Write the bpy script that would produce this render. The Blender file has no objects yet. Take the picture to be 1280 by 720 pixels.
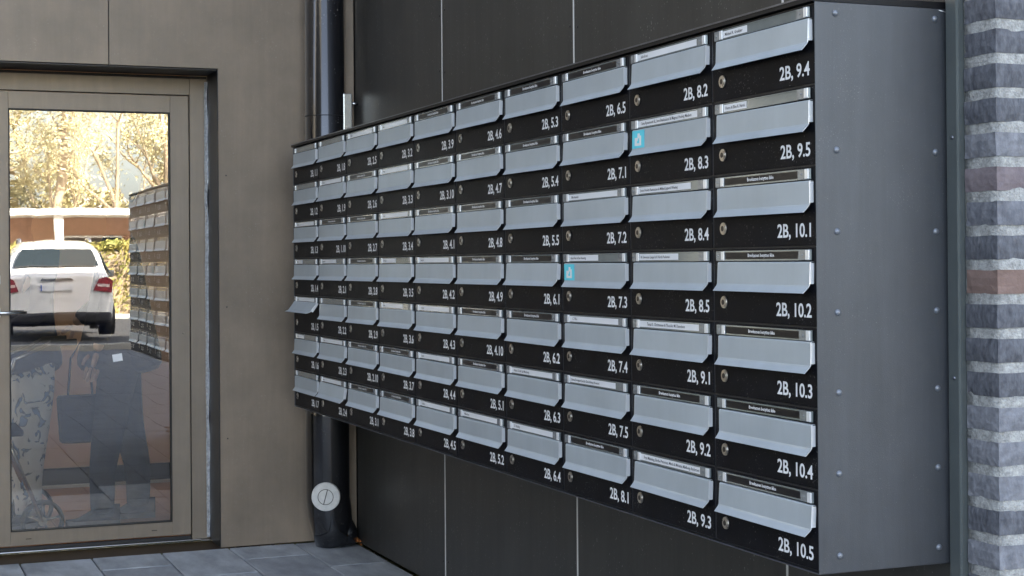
import bpy, bmesh, math, random
from mathutils import Vector, Matrix, noise
random.seed(7)
R = math.radians
scn = bpy.context.scene
COL = scn.collection

# ------------------------------------------------------------------ camera
yaw, pitch, roll = .382117, .00451, -.007338
f = Vector((-math.cos(yaw)*math.cos(pitch), math.sin(yaw)*math.cos(pitch), math.sin(pitch)))
r = f.cross(Vector((0, 0, 1))).normalized(); u = r.cross(f)
c, s = math.cos(roll), math.sin(roll)
right = c*r + s*u; up = c*u - s*r
cam = bpy.data.cameras.new('camera'); camo = bpy.data.objects.new('camera', cam); COL.objects.link(camo)
M = Matrix((right, up, -f)).transposed().to_4x4(); M.translation = Vector((7.078, -1.7909, 1.2907))
camo.matrix_world = M
cam.sensor_width = 36; cam.lens = 2010.98/1280*36; cam.shift_y = -40.2/1280
cam.clip_start = .05; cam.clip_end = 2000
cam.dof.use_dof = False
scn.camera = camo
# ------------------------------------------------------------------ world, sun, exposure
SUN_EL, SUN_AZ = 33, 300          # azimuth clockwise from +y
w = bpy.data.worlds.new('World'); scn.world = w; w.use_nodes = True
nt = w.node_tree; bg = nt.nodes['Background']
sky = nt.nodes.new('ShaderNodeTexSky'); sky.sky_type = 'NISHITA'; sky.sun_disc = False
sky.sun_elevation = R(SUN_EL); sky.sun_rotation = R(SUN_AZ)
sky.air_density = 1.0; sky.dust_density = 3.0; sky.ozone_density = 1.2
hs = nt.nodes.new('ShaderNodeHueSaturation'); hs.inputs['Saturation'].default_value = .62   # thin high haze whitens the sky
nt.links.new(sky.outputs[0], hs.inputs['Color']); nt.links.new(hs.outputs[0], bg.inputs[0]); bg.inputs[1].default_value = .10
sd = Vector((math.sin(R(SUN_AZ))*math.cos(R(SUN_EL)), math.cos(R(SUN_AZ))*math.cos(R(SUN_EL)), math.sin(R(SUN_EL))))
sl = bpy.data.lights.new('sun', 'SUN'); sl.energy = 5.0; sl.angle = R(.5); sl.color = (1, .93, .82)
so = bpy.data.objects.new('sun', sl); COL.objects.link(so)
so.rotation_euler = sd.to_track_quat('Z', 'Y').to_euler(); so.location = (0, 0, 30)
scn.view_settings.view_transform = 'Standard'; scn.view_settings.look = 'None'
scn.view_settings.exposure = 3.4; scn.view_settings.gamma = 1

# ------------------------------------------------------------------ materials
MAT = {}
def mat(name, col, rough=.5, streak=0, metal=0, var=.0, vscale=8, bump=0, bscale=60, spec=None, coat=0,
        col2=None, stretch=(1, 1, 1), speck=0, speckscale=300, wob=0, wscale=3):
    m = bpy.data.materials.new(name); m.use_nodes = True; N = m.node_tree.nodes; Lk = m.node_tree.links
    b = N['Principled BSDF']; b.inputs['Roughness'].default_value = rough; b.inputs['Metallic'].default_value = metal
    if spec is not None: b.inputs['Specular IOR Level'].default_value = spec
    if coat: b.inputs['Coat Weight'].default_value = coat; b.inputs['Coat Roughness'].default_value = .08
    b.inputs['Base Color'].default_value = (*col, 1)
    tc = N.new('ShaderNodeTexCoord'); mp = N.new('ShaderNodeMapping'); mp.inputs['Scale'].default_value = stretch
    Lk.new(tc.outputs['Object'], mp.inputs[0])
    # each object gets its own patch of the noise
    oi = N.new('ShaderNodeObjectInfo'); cm = N.new('ShaderNodeCombineXYZ'); mu = N.new('ShaderNodeMath'); mu.operation = 'MULTIPLY'
    mu.inputs[1].default_value = 37.; Lk.new(oi.outputs['Random'], mu.inputs[0])
    Lk.new(mu.outputs[0], cm.inputs[0]); Lk.new(mu.outputs[0], cm.inputs[2]); Lk.new(cm.outputs[0], mp.inputs['Location'])
    cur = None
    if var or col2:
        n = N.new('ShaderNodeTexNoise'); n.inputs['Scale'].default_value = vscale; n.inputs['Detail'].default_value = 6
        n.inputs['Roughness'].default_value = .62; Lk.new(mp.outputs[0], n.inputs['Vector'])
        rp = N.new('ShaderNodeValToRGB'); rp.color_ramp.elements[0].position = .32; rp.color_ramp.elements[1].position = .7
        c2 = col2 if col2 else tuple(min(1, x*(1+var)) for x in col)
        c1 = col if col2 else tuple(x*(1-var) for x in col)
        rp.color_ramp.elements[0].color = (*c1, 1); rp.color_ramp.elements[1].color = (*c2, 1)
        Lk.new(n.outputs[0], rp.inputs[0]); cur = rp.outputs[0]
        ma = N.new('ShaderNodeMapRange'); ma.inputs[3].default_value = max(0, rough*.85); ma.inputs[4].default_value = min(1, rough*1.2)
        Lk.new(n.outputs[0], ma.inputs[0]); Lk.new(ma.outputs[0], b.inputs['Roughness'])
    if speck:
        v = N.new('ShaderNodeTexNoise'); v.inputs['Scale'].default_value = speckscale; v.inputs['Detail'].default_value = 1
        Lk.new(mp.outputs[0], v.inputs['Vector'])
        big = N.new('ShaderNodeTexNoise'); big.inputs['Scale'].default_value = 9; big.inputs['Detail'].default_value = 3
        Lk.new(mp.outputs[0], big.inputs['Vector'])
        ad = N.new('ShaderNodeMath'); ad.operation = 'MULTIPLY_ADD'; ad.inputs[1].default_value = .35; Lk.new(big.outputs[0], ad.inputs[0]); Lk.new(v.outputs[0], ad.inputs[2])
        rs = N.new('ShaderNodeValToRGB'); rs.color_ramp.elements[0].position = .89; rs.color_ramp.elements[1].position = .95
        rs.color_ramp.elements[0].color = (0, 0, 0, 1); rs.color_ramp.elements[1].color = (speck,)*3+(1,)
        Lk.new(ad.outputs[0], rs.inputs[0])
        mx = N.new('ShaderNodeMix'); mx.data_type = 'RGBA'; Lk.new(rs.outputs[0], mx.inputs[0])
        if cur: Lk.new(cur, mx.inputs[6])
        else: mx.inputs[6].default_value = (*col, 1)
        mx.inputs[7].default_value = (.45, .45, .43, 1); cur = mx.outputs[2]
    if streak:      # run marks and wiped dust, stretched down the sheet
        m2 = N.new('ShaderNodeMapping'); m2.inputs['Scale'].default_value = (9, 9, .55); Lk.new(tc.outputs['Object'], m2.inputs[0]); Lk.new(cm.outputs[0], m2.inputs['Location'])
        n3 = N.new('ShaderNodeTexNoise'); n3.inputs['Scale'].default_value = 2.2; n3.inputs['Detail'].default_value = 7; n3.inputs['Roughness'].default_value = .7; n3.inputs['Distortion'].default_value = .4
        Lk.new(m2.outputs[0], n3.inputs['Vector'])
        r3 = N.new('ShaderNodeMapRange'); r3.inputs[1].default_value = .35; r3.inputs[2].default_value = .72; r3.inputs[3].default_value = 1-streak; r3.inputs[4].default_value = 1+streak
        Lk.new(n3.outputs[0], r3.inputs[0])
        vm = N.new('ShaderNodeVectorMath'); vm.operation = 'SCALE'; Lk.new(r3.outputs[0], vm.inputs['Scale'])
        if cur: Lk.new(cur, vm.inputs[0])
        else: vm.inputs[0].default_value = col
        cur = vm.outputs[0]
    if cur: Lk.new(cur, b.inputs['Base Color'])
    last = None
    if wob:
        wn = N.new('ShaderNodeTexNoise'); wn.inputs['Scale'].default_value = wscale; wn.inputs['Detail'].default_value = 1
        Lk.new(mp.outputs[0], wn.inputs['Vector'])
        wb = N.new('ShaderNodeBump'); wb.inputs['Strength'].default_value = wob; wb.inputs['Distance'].default_value = .02
        Lk.new(wn.outputs[0], wb.inputs['Height']); last = wb.outputs[0]
    if bump:
        n2 = N.new('ShaderNodeTexNoise'); n2.inputs['Scale'].default_value = bscale; n2.inputs['Detail'].default_value = 5
        Lk.new(mp.outputs[0], n2.inputs['Vector'])
        bp = N.new('ShaderNodeBump'); bp.inputs['Strength'].default_value = bump; bp.inputs['Distance'].default_value = .004
        Lk.new(n2.outputs[0], bp.inputs['Height'])
        if last: Lk.new(last, bp.inputs['Normal'])
        last = bp.outputs[0]
    if last: Lk.new(last, b.inputs['Normal'])
    MAT[name] = m; return m

mat('black_front', (.0060, .0062, .0085), .42, 0, 0, .35, 14, .05, 250, spec=.07, speck=.20, speckscale=260, wob=.03, wscale=7)
mat('box_body', (.030, .032, .038), .35, 0, .3, .2, 20)
mat('case_side', (.068, .073, .082), .40, .10, .35, .10, 5, .12, 500, speck=.16, speckscale=330, wob=.14, wscale=4)
mat('rivet_paint', (.17, .185, .21), .3, 0, .4, .1, 60)
mat('case_dark', (.009, .009, .010), .45, 0, 0, .2, 20, spec=.2)
mat('edge_metal', (.16, .17, .20), .3, 0, .8, .2, 30)
mat('flap', (.395, .45, .495), .40, .03, .30, .07, 5, .05, 260, wob=.06, wscale=6)
mat('holder', (.20, .23, .235), .16, 0, .35, .12, 9, .0, coat=.6)
mat('clip', (.30, .33, .36), .25, 0, .6, .2, 60)
mat('clip_end_flap_glint', (.78, .80, .82), .22, 0, .35)  # pale clip end blocks; on the flap ends a painted highlight
mat('card_black', (.008, .008, .011), .3, spec=.25)
mat('card_white', (.72, .74, .77), .45, coat=.4, var=.04)
mat('ink', (.02, .02, .025), .6); mat('ink_white', (.80, .81, .83), .5)
mat('lock_metal', (.50, .47, .43), .28, 0, .95, .2, 90, .2, 200)
mat('lock_dark', (.06, .055, .05), .45, 0, .6)
mat('sticker', (.10, .62, .74), .4, var=.06, vscale=40)
mat('wall_panel', (.165, .132, .099), .40, .065, .05, .10, 2.2, .06, 300, speck=.18, speckscale=130, wob=.10, wscale=1.6, col2=(.262, .206, .152))
mat('wing_wall', (.13, .12, .10), .7, 0, 0, .15, 1.2, .1, 60)
mat('dark_panel', (.028, .028, .027), .42, .22, 0, 0, 4, .05, 200, speck=.3, speckscale=120, wob=.05, col2=(.046, .045, .042))
mat('joint', (.62, .62, .60), .6); mat('joint_dark', (.02, .02, .02), .7)
mat('door_frame', (.222, .186, .148), .38, .08, .25, .08, 5, .08, 300, wob=.03)
mat('reveal', (.018, .018, .020), .4, 0, .1, .3, 6)
mat('gasket', (.012, .012, .012), .6)
mat('steel', (.58, .58, .57), .22, 0, 1, .1, 40)
mat('foil', (.72, .74, .78), .3, 0, .5, .3, 60, 1.0, 90)
mat('pipe', (.005, .0052, .007), .16, 0, .0, .25, 8, .03, 200, spec=.7, coat=1, speck=.15, speckscale=120, wob=.06)
mat('cap_white', (.62, .61, .58), .45, 0, 0, .12, 40, .1, 200)
mat('trim_green', (.105, .120, .120), .36, 0, .3, .08, 8, .1, 300, speck=.1)
mat('mortar', (.34, .34, .33), .95, 0, 0, .35, 90, 1.0, 220)
BR = [mat('brick_blue_grey', (.085, .088, .105), .85, 0, 0, 0, 55, .9, 90, col2=(.19, .195, .22), stretch=(1, 1, .7)),
      mat('brick_dark', (.050, .052, .064), .8, 0, 0, 0, 60, .9, 90, col2=(.14, .145, .165), stretch=(1.2, 1.2, .6)),
      mat('brick_grey', (.12, .123, .14), .85, 0, 0, 0, 50, .9, 90, col2=(.235, .24, .265), stretch=(1, 1, .8)),
      mat('brick_mauve', (.13, .105, .115), .85, 0, 0, 0, 16, .7, 80, col2=(.24, .20, .21)),
      mat('brick_red', (.155, .10, .082), .85, 0, 0, 0, 16, .6, 80, col2=(.225, .155, .135))]
mat('slab', (.19, .205, .222), .55, 0, 0, 0, 3.5, .5, 90, col2=(.42, .445, .47), stretch=(1, 2.6, 1))
mat('slab_dark', (.16, .173, .19), .55, 0, 0, 0, 4.5, .5, 90, col2=(.33, .35, .375), stretch=(1, 2.2, 1))
mat('slab_dimmed', (.075, .079, .088), .75, 0, 0, 0, 3.5, .4, 90, col2=(.135, .14, .152))  # slabs further out, darkened to dim their mirror image in the glass
mat('joint_sand', (.035, .037, .040), .95, bump=.5)
mat('asphalt', (.05, .05, .052), .9, 0, 0, .2, 4, .8, 120)
mat('concrete', (.34, .33, .30), .9, 0, 0, .12, 2, .5, 60)
mat('grass', (.10, .12, .03), 1, 0, 0, .35, 3, 1, 30, col2=(.19, .17, .05))
mat('render_wall', (.42, .40, .36), .85, 0, 0, .1, 1, .3, 30)
mat('facade_brick', (.34, .19, .13), .85, 0, 0, .25, 6, .3, 30)
mat('roof_white', (.78, .76, .72), .6, 0, 0, .05, 1)
mat('dark_glass', (.03, .035, .04), .06, coat=.5)
mat('car_paint', (.80, .80, .79), .22, 0, 0, coat=1)
mat('car_black', (.012, .012, .013), .5, var=.2); mat('car_glass', (.018, .026, .028), .04, coat=1)
mat('tyre', (.018, .018, .018), .8); mat('rim', (.45, .45, .46), .25, 0, .9)
mat('tail_red', (.30, .04, .045), .12, coat=1); mat('tail_clear', (.75, .6, .58), .12, coat=1)
mat('plate', (.75, .77, .80), .4); mat('plate_blue', (.03, .10, .45), .4)
mat('bark', (.30, .235, .16), .9, 0, 0, .3, 8, .6, 30, stretch=(1, 1, .3))
mat('leaf_yellow', (.46, .41, .22), .7, 0, 0, .3, 2, col2=(.72, .66, .44))
mat('leaf_olive', (.34, .31, .14), .7, 0, 0, .3, 2, col2=(.56, .49, .28))
mat('leaf_hedge', (.16, .18, .04), .7, 0, 0, .3, 2, col2=(.34, .27, .07))
mat('leaf_dry', (.38, .13, .03), .7, 0, 0, .3, 30)
mat('floor_tile', (.50, .24, .12), .4, 0, 0, 0, 5, .1, 80, col2=(.62, .33, .18)); mat('grout', (.10, .07, .05), .9)
mat('plaster_peach', (.80, .54, .38), .8, 0, 0, .05, 2); mat('plaster_white', (.66, .63, .57), .8, 0, 0, .05, 2)
mat('skirting', (.035, .037, .045), .5); mat('white_trim', (.7, .7, .68), .5)
mat('navy_cloth', (.008, .012, .034), .95, 0, 0, .25, 14, .5, 90, spec=.05); mat('blue_cloth', (.012, .020, .060), .95, 0, 0, .2, 14, .5, 90, spec=.05)
mat('dark_cloth', (.006, .009, .026), .95, 0, 0, .25, 14, .5, 90, spec=.05); mat('skin', (.52, .33, .25), .5, 0, 0, .06, 30)
mat('hair', (.10, .06, .035), .6, 0, 0, .3, 60, stretch=(1, 1, .2)); mat('hair_grey', (.35, .34, .33), .6, 0, 0, .3, 60)
mat('shoe', (.03, .035, .055), .6, 0, 0, .2, 40); mat('sole', (.22, .22, .24), .6); mat('white', (.75, .75, .74), .5)
mat('canvas', (.010, .014, .04), .95, 0, 0, .2, 20, .4, 120, spec=.05)
def printed():
    m = mat('printed_cloth', (.62, .63, .64), .85, bump=.3); N = m.node_tree.nodes; Lk = m.node_tree.links
    tc = N.new('ShaderNodeTexCoord'); n = N.new('ShaderNodeTexNoise'); n.inputs['Scale'].default_value = 17; n.inputs['Detail'].default_value = 2
    n.inputs['Distortion'].default_value = 1.2
    rp = N.new('ShaderNodeValToRGB'); e = rp.color_ramp.elements; e[0].position = .56; e[0].color = (.66, .67, .68, 1); e[1].position = .60; e[1].color = (.07, .08, .12, 1)
    x = e.new(.66); x.color = (.2, .3, .5, 1)
    Lk.new(tc.outputs['Object'], n.inputs['Vector']); Lk.new(n.outputs[0], rp.inputs[0]); Lk.new(rp.outputs[0], N['Principled BSDF'].inputs['Base Color'])
printed()
def glass_mat(name, refl, tint, wav):
    m = bpy.data.materials.new(name); m.use_nodes = True; N = m.node_tree.nodes; Lk = m.node_tree.links; N.clear()
    o = N.new('ShaderNodeOutputMaterial'); mx = N.new('ShaderNodeMixShader'); t = N.new('ShaderNodeBsdfTransparent'); g = N.new('ShaderNodeBsdfGlossy')
    t.inputs[0].default_value = (*tint, 1); g.inputs['Roughness'].default_value = 0.0; g.inputs[0].default_value = (1, .985, .96, 1)
    if refl:
        fr = N.new('ShaderNodeFresnel'); fr.inputs[0].default_value = refl
        tc = N.new('ShaderNodeTexCoord'); mp = N.new('ShaderNodeMapping'); mp.inputs['Scale'].default_value = (1, 2.2, .55)
        Lk.new(tc.outputs['Object'], mp.inputs[0])
        n = N.new('ShaderNodeTexNoise'); n.inputs['Scale'].default_value = 2.6; n.inputs['Detail'].default_value = 1.2; Lk.new(mp.outputs[0], n.inputs['Vector'])
        b = N.new('ShaderNodeBump'); b.inputs['Strength'].default_value = 1; b.inputs['Distance'].default_value = wav; Lk.new(n.outputs[0], b.inputs['Height'])
        Lk.new(b.outputs[0], g.inputs['Normal']); Lk.new(fr.outputs[0], mx.inputs[0])
        Lk.new(t.outputs[0], mx.inputs[1]); Lk.new(g.outputs[0], mx.inputs[2]); Lk.new(mx.outputs[0], o.inputs[0])
    else: Lk.new(t.outputs[0], o.inputs[0])
    MAT[name] = m
glass_mat('coated_glass', 3.0, (.92, .94, .94), .0003); glass_mat('clear_glass', 0, (.97, .98, .98), 0)

# ------------------------------------------------------------------ builders
def link(name, me, m=None, parent=None, loc=None):
    o = bpy.data.objects.new(name, me); COL.objects.link(o)
    if m: 
        for x in ([m] if isinstance(m, str) else m): me.materials.append(MAT[x])
    if parent: o.parent = parent
    if loc: o.location = loc
    return o
def thing(name, label, cat, loc=(0, 0, 0), rz=0, group=None):
    o = bpy.data.objects.new(name, None); COL.objects.link(o); o.location = loc; o.rotation_euler = (0, 0, rz); o.empty_display_size = .05
    o['label'] = label; o['category'] = cat
    if group: o['group'] = group
    return o
def tag(o, label, cat, group=None):
    o['label'] = label; o['category'] = cat
    if group: o['group'] = group
    return o
class MB:
    def __init__(s): s.b = bmesh.new()
    def box(s, x0, x1, y0, y1, z0, z1, bev=0, seg=1, mi=0):
        vs = [s.b.verts.new((x, y, z)) for x in (x0, x1) for y in (y0, y1) for z in (z0, z1)]
        q = [(0, 1, 3, 2), (4, 6, 7, 5), (0, 4, 5, 1), (2, 3, 7, 6), (0, 2, 6, 4), (1, 5, 7, 3)]
        fs = [s.b.faces.new([vs[i] for i in a]) for a in q]
        for f_ in fs: f_.material_index = mi
        if bev:
            es = list({e for f_ in fs for e in f_.edges})
            r_ = bmesh.ops.bevel(s.b, geom=es, offset=bev, segments=seg, affect='EDGES', profile=.5)
            for f_ in r_['faces']: f_.material_index = mi
        return s
    def prism(s, pts, axis, a, b, mi=0):      # 2D outline extruded along axis
        def P(p, t):
            if axis == 'x': return (t, p[0], p[1])
            if axis == 'y': return (p[0], t, p[1])
            return (p[0], p[1], t)
        A = [s.b.verts.new(P(p, a)) for p in pts]; B = [s.b.verts.new(P(p, b)) for p in pts]; n = len(pts)
        fs = [s.b.faces.new(A), s.b.faces.new(B[::-1])]
        for i in range(n): fs.append(s.b.faces.new([A[i], B[i], B[(i+1) % n], A[(i+1) % n]]))
        for f_ in fs: f_.material_index = mi
        return s
    def cyl(s, p0, p1, r0, r1=None, n=16, caps=True, mi=0):
        if r1 is None: r1 = r0
        p0, p1 = Vector(p0), Vector(p1); d = (p1-p0).normalized(); a = d.orthogonal().normalized(); b_ = d.cross(a)
        A = []; B = []
        for i in range(n):
            t = 2*math.pi*i/n; v = a*math.cos(t)+b_*math.sin(t)
            A.append(s.b.verts.new(p0+v*r0)); B.append(s.b.verts.new(p1+v*r1))
        fs = [s.b.faces.new([A[i], A[(i+1) % n], B[(i+1) % n], B[i]]) for i in range(n)]
        for f_ in fs: f_.smooth = True
        if caps: fs += [s.b.faces.new(A[::-1]), s.b.faces.new(B)]
        for f_ in fs: f_.material_index = mi
        return s
    def tube(s, pts, rad, n=16):
        pts = [Vector(p) for p in pts]; rings = []
        a = None
        for i, p in enumerate(pts):
            d = (pts[min(i+1, len(pts)-1)]-pts[max(i-1, 0)]).normalized()
            if a is None: a = d.orthogonal().normalized()
            a = (a-d*a.dot(d)).normalized(); b_ = d.cross(a); rr = rad[i] if isinstance(rad, (list, tuple)) else rad
            rings.append([s.b.verts.new(p+(a*math.cos(2*math.pi*k/n)+b_*math.sin(2*math.pi*k/n))*rr) for k in range(n)])
        for A, B in zip(rings, rings[1:]):
            for k in range(n):
                f_ = s.b.faces.new([A[k], A[(k+1) % n], B[(k+1) % n], B[k]]); f_.smooth = True
        s.b.faces.new(rings[0][::-1]); s.b.faces.new(rings[-1]); return s
    def dome(s, c0, nrm, rad, h, n=12, rings=3):
        c0 = Vector(c0); nrm = Vector(nrm).normalized(); a = nrm.orthogonal().normalized(); b_ = nrm.cross(a); prev = None
        for j in range(rings):
            t = math.pi/2*j/rings; rr = rad*math.cos(t); z = h*math.sin(t)
            cur = [s.b.verts.new(c0+nrm*z+(a*math.cos(2*math.pi*k/n)+b_*math.sin(2*math.pi*k/n))*rr) for k in range(n)]
            if prev:
                for k in range(n): s.b.faces.new([prev[k], prev[(k+1) % n], cur[(k+1) % n], cur[k]]).smooth = True
            prev = cur
        top = s.b.verts.new(c0+nrm*h)
        for k in range(n): s.b.faces.new([prev[k], prev[(k+1) % n], top]).smooth = True
        return s
    def mesh(s, name):
        bmesh.ops.recalc_face_normals(s.b, faces=s.b.faces)
        me = bpy.data.meshes.new(name); s.b.to_mesh(me); s.b.free(); return me
    def build(s, name, m, parent=None, loc=None): return link(name, s.mesh(name), m, parent, loc)

def text_mesh(txt, size, align='LEFT', offset=0, extrude=.0, width=None, res=3):
    cu = bpy.data.curves.new('text', 'FONT'); cu.body = txt; cu.size = size; cu.align_x = align; cu.offset = offset; cu.resolution_u = res
    cu.extrude = extrude
    o = bpy.data.objects.new('t', cu); COL.objects.link(o); dg = bpy.context.evaluated_depsgraph_get()
    me = bpy.data.meshes.new_from_object(o.evaluated_get(dg)); bpy.data.objects.remove(o); bpy.data.curves.remove(cu)
    # lay it on a vertical plane facing -y : x right, z up
    me.transform(Matrix.Rotation(R(90), 4, 'X'))
    return me

# ------------------------------------------------------------------ dimensions
BW, BH, DEP, TOPZ = .42829, .165, .31884, 1.815
BOTZ = TOPZ-7*BH; LEN = 10*BW
WALLX = -.22; PANEX = -.47

# ------------------------------------------------------------------ ground
def struct(o): o['kind'] = 'structure'; return o
g = MB(); g.box(-60, 160, -120, 120, -.6, -.07); struct(g.build('ground', 'grass'))
pv = MB(); pv.box(-.22, 17.5, -9, .319, -.068, -.012); pv.box(4.46, 17.5, .321, 9, -.068, -.012)
pave = struct(pv.build('pavement', 'joint_sand'))
def slab_mesh(i, y1=.302):
    m = MB(); m.box(.003, .607, .003, y1, -.05, 0, .004, 1)
    for v in m.b.verts:
        v.co.z += .0015*noise.noise(Vector((v.co.x*4+i*9, v.co.y*4, i)))
        v.co.x += .0018*noise.noise(Vector((v.co.x*9, v.co.y*9+i*5, i*3.1))); v.co.y += .0018*noise.noise(Vector((v.co.x*9+i, v.co.y*9, 7)))
    return m.mesh('slab')
SL = []
for i in range(6):
    me = slab_mesh(i); me.materials.append(MAT['slab' if i % 2 else 'slab_dark']); SL.append(me)
SC = slab_mesh(8, .266); SC.materials.append(MAT['slab'])
SD = []
for i in range(3):
    me = slab_mesh(i+20); me.materials.append(MAT['slab_dimmed']); SD.append(me)
far = MB(); YS = -.26
for j in range(-28, 28):
    y0 = YS+j*.305; off = .3 if j % 2 else .0
    for i in range(-1, 29):
        x0 = -.22+off+i*.61-.30
        x1 = x0+.61
        if x0 < -.25: x0c = -.22
        else: x0c = x0
        if x1 > 17.5 or x1 < -.1: continue
        cut = y0+.305 > .315 and y0 < .3
        if y0 > .1 and x0 < 4.46 and not cut: continue
        if y0 > 8.6 or y0 < -8.9: continue
        jit = random.uniform(-.0015, .0015)
        if x0 < 2.2 and -2.4 < y0 and x0c == x0:
            o = link('paving_slab', SC if cut else (SL[random.randrange(6)] if x0 < 1.1 else SD[random.randrange(3)]), None, pave, (x0, y0, jit))
        elif x0c != x0 and -2.4 < y0:
            eb = MB().box(0, x1-.003-x0c-.003, .003, .266 if cut else .302, -.05, 0, .004, 1)
            eb.build('paving_slab', 'slab', pave, (x0c+.003, y0, jit))
        else:
            far.box(x0c+.003, x1-.003, y0+.003, y0+(.266 if cut and x0 < 4.46 else .302), -.05, jit)
fo = far.build('paving_slab', 'slab_dimmed', pave); fo['kind'] = 'stuff'
road = MB(); road.box(17.65, 31.5, -60, 60, -.068, .02); struct(road.build('road', 'asphalt'))
kb = MB(); kb.box(17.502, 17.648, -60, 60, -.068, .09, .012, 2); struct(kb.build('kerb', 'concrete'))
pk = MB(); pk.box(31.65, 46, -60, 60, -.068, .06); struct(pk.build('path', 'concrete'))
kb = MB(); kb.box(31.502, 31.648, -60, 60, -.068, .13, .012, 2); struct(kb.build('kerb', 'concrete'))

# ------------------------------------------------------------------ door wall
dw = thing('entrance_wall', 'brown-grey metal panel wall around the glass entrance door', 'wall', (WALLX, 0, 0))
def panel(nm, x0, x1, y0, y1, z0, z1, m, par, bev=.0025): return MB().box(x0, x1, y0, y1, z0, z1, bev, 2).build(nm, m, par)
RY0, RY1, RTOP = -1.405, -.295, 2.183
MB().prism([(RY1, .006), (.317, .006), (.317, 4.2), (-.7805, 4.2), (-.7805, 2.187), (RY1, 2.187)], 'x', -.02, 0).build('wall_panel', 'wall_panel', dw)
MB().prism([(RY0, .006), (RY0, 2.187), (-.7855, 2.187), (-.7855, 4.2), (-2.05, 4.2), (-2.05, .006)], 'x', -.02, 0).build('wall_panel', 'wall_panel', dw)
panel('wall_panel', -.02, 0, -3.3, -2.055, 2.191, 4.2, 'wall_panel', dw)
panel('wall_panel', -.02, 0, -2.075, -2.055, .006, 2.188, 'wall_panel', dw)
for a, b in ((-2.08, -2.15), (-2.6, -2.66), (-3.1, -3.3)): MB().box(-.06, .002, b, a, .05, 2.15).build('added_mullion', 'door_frame', dw)  # unseen window added here to let daylight into the foyer
MB().box(-.06, .001, -3.3, -2.076, 2.151, 2.1885).box(-.06, .001, -3.3, -2.076, .005, .049).build('added_window_frame', 'door_frame', dw)
MB().box(-.04, -.03, -3.1, -2.15, .05, 2.15).build('pane', 'clear_glass', dw)
MB().box(-.26, -.0205, RY1+.001, .317, .004, 4.2).box(-.26, -.0205, -2.07, RY0-.001, .004, 4.2).box(-.26, -.0205, -3.3, -2.071, 2.19, 4.2).box(-.26, -.0205, RY0-.001, RY1+.001, RTOP+.004, 4.2).build('backing', 'reveal', dw)
MB().box(-.245, -.002, RY1-.004, RY1-.0005, .004, RTOP).build('reveal_side', 'reveal', dw)
MB().box(-.245, -.002, RY0+.0005, RY0+.004, .004, RTOP).build('reveal_side', 'reveal', dw)
MB().box(-.245, -.002, RY0+.005, RY1-.005, RTOP-.004, RTOP-.0005).build('reveal_head', 'reveal', dw)
MB().box(0.001, .10, .276, .3175, .006, 4.2, .002, 1).build('corner_post', 'wall_panel', dw)
for z in (.5, 1.1, 1.7): 
    MB().dome((.001, -.262, z), (1, 0, 0), .0035, .0015, 8, 2).build('screw', 'box_body', dw)

# ------------------------------------------------------------------ glass door
gd = thing('glass_door', 'brown-grey framed entrance door with a tall glass pane mirroring a white car', 'door', (PANEX, -.845, 0))
gd.rotation_euler = (0, 0, R(-.4))
LY0, LY1, LZ0, LZ1 = -.455, .460, .034, 2.083
fy0, fy1 = -.545, .5455
fr = MB(); fr.box(-.05, .004, LY1+.004, fy1, .012, 2.165, .0015).box(-.05, .004, fy0, LY0-.004, .012, 2.165, .0015).box(-.05, .0035, LY0-.0035, LY1+.0035, LZ1+.004, 2.1645, .0015)
fr.build('door_frame', 'door_frame', gd)
MB().box(-.05, -.012, fy0, fy1+.002, 2.1655, 2.1775).build('filler', 'gasket', gd)
GY0, GY1, GZ0, GZ1 = -.347, .374, .098, 2.004
lf = MB().box(-.05, 0, GY1, LY1, LZ0, LZ1, .0015).box(-.05, 0, LY0, GY0, LZ0, LZ1, .0015).box(-.0495, -.0005, GY0, GY1, GZ1, LZ1-.0005, .001).box(-.0495, -.0005, GY0, GY1, LZ0+.0005, GZ0, .001)
leaf = lf.build('door_leaf', 'door_frame', gd)
gk = MB(); e = .005
gk.box(-.03, .002, GY0, GY0+e, GZ0, GZ1).box(-.03, .002, GY1-e, GY1, GZ0, GZ1).box(-.03, .0017, GY0+e, GY1-e, GZ0, GZ0+e).box(-.03, .0017, GY0+e, GY1-e, GZ1-e, GZ1)
gk.build('gasket', 'gasket', leaf)
pm = MB(); pm.box(-.0255, -.0195, GY0+.001, GY1-.001, GZ0+.001, GZ1-.001)
me = pm.mesh('pane')
for p_ in me.polygons: p_.material_index = 0 if p_.normal.x > .9 else 1
link('pane', me, ['coated_glass', 'clear_glass'], leaf)
for yy, zz, nm in ((-.402, 1.232, 'lock_rose'), (-.402, 1.084, 'handle_rose')):
    m = MB(); pts = []
    for k in range(24):
        t = 2*math.pi*k/24; pts.append((yy+.016*math.cos(t), zz+.016*math.sin(t)+(.013 if math.sin(t) > 0 else -.013)))
    m.prism(pts, 'x', .0005, .008); ro = m.build(nm, 'cap_white', leaf)
hb = MB(); hb.cyl((.008, -.402, 1.084), (.055, -.402, 1.084), .009).tube([(.05, -.405, 1.084), (.056, -.395, 1.084), (.057, -.37, 1.084), (.057, -.277, 1.085)], [.0085, .0085, .0075, .0065], 12)
hb.build('handle', 'steel', leaf)
MB().box(-.06, .045, fy0, fy1, 0.0045, .011, .002).box(.012, .05, fy0, LY1+.04, .011, .017, .003).build('threshold', 'steel', gd)
MB().box(-.005, .010, LY0, LY1, .013, .030, .002).build('drip_rail', 'gasket', leaf)
# drain slots and a small dent plug in the leaf
for y in (-.27, .29): MB().box(-.0002, .0008, y-.012, y+.012, .062, .065).build('drain_slot', 'gasket', leaf)
MB().dome((0, .43, .975), (1, 0, 0), .006, .003, 10, 2).build('screw_cap', 'door_frame', leaf)
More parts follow.
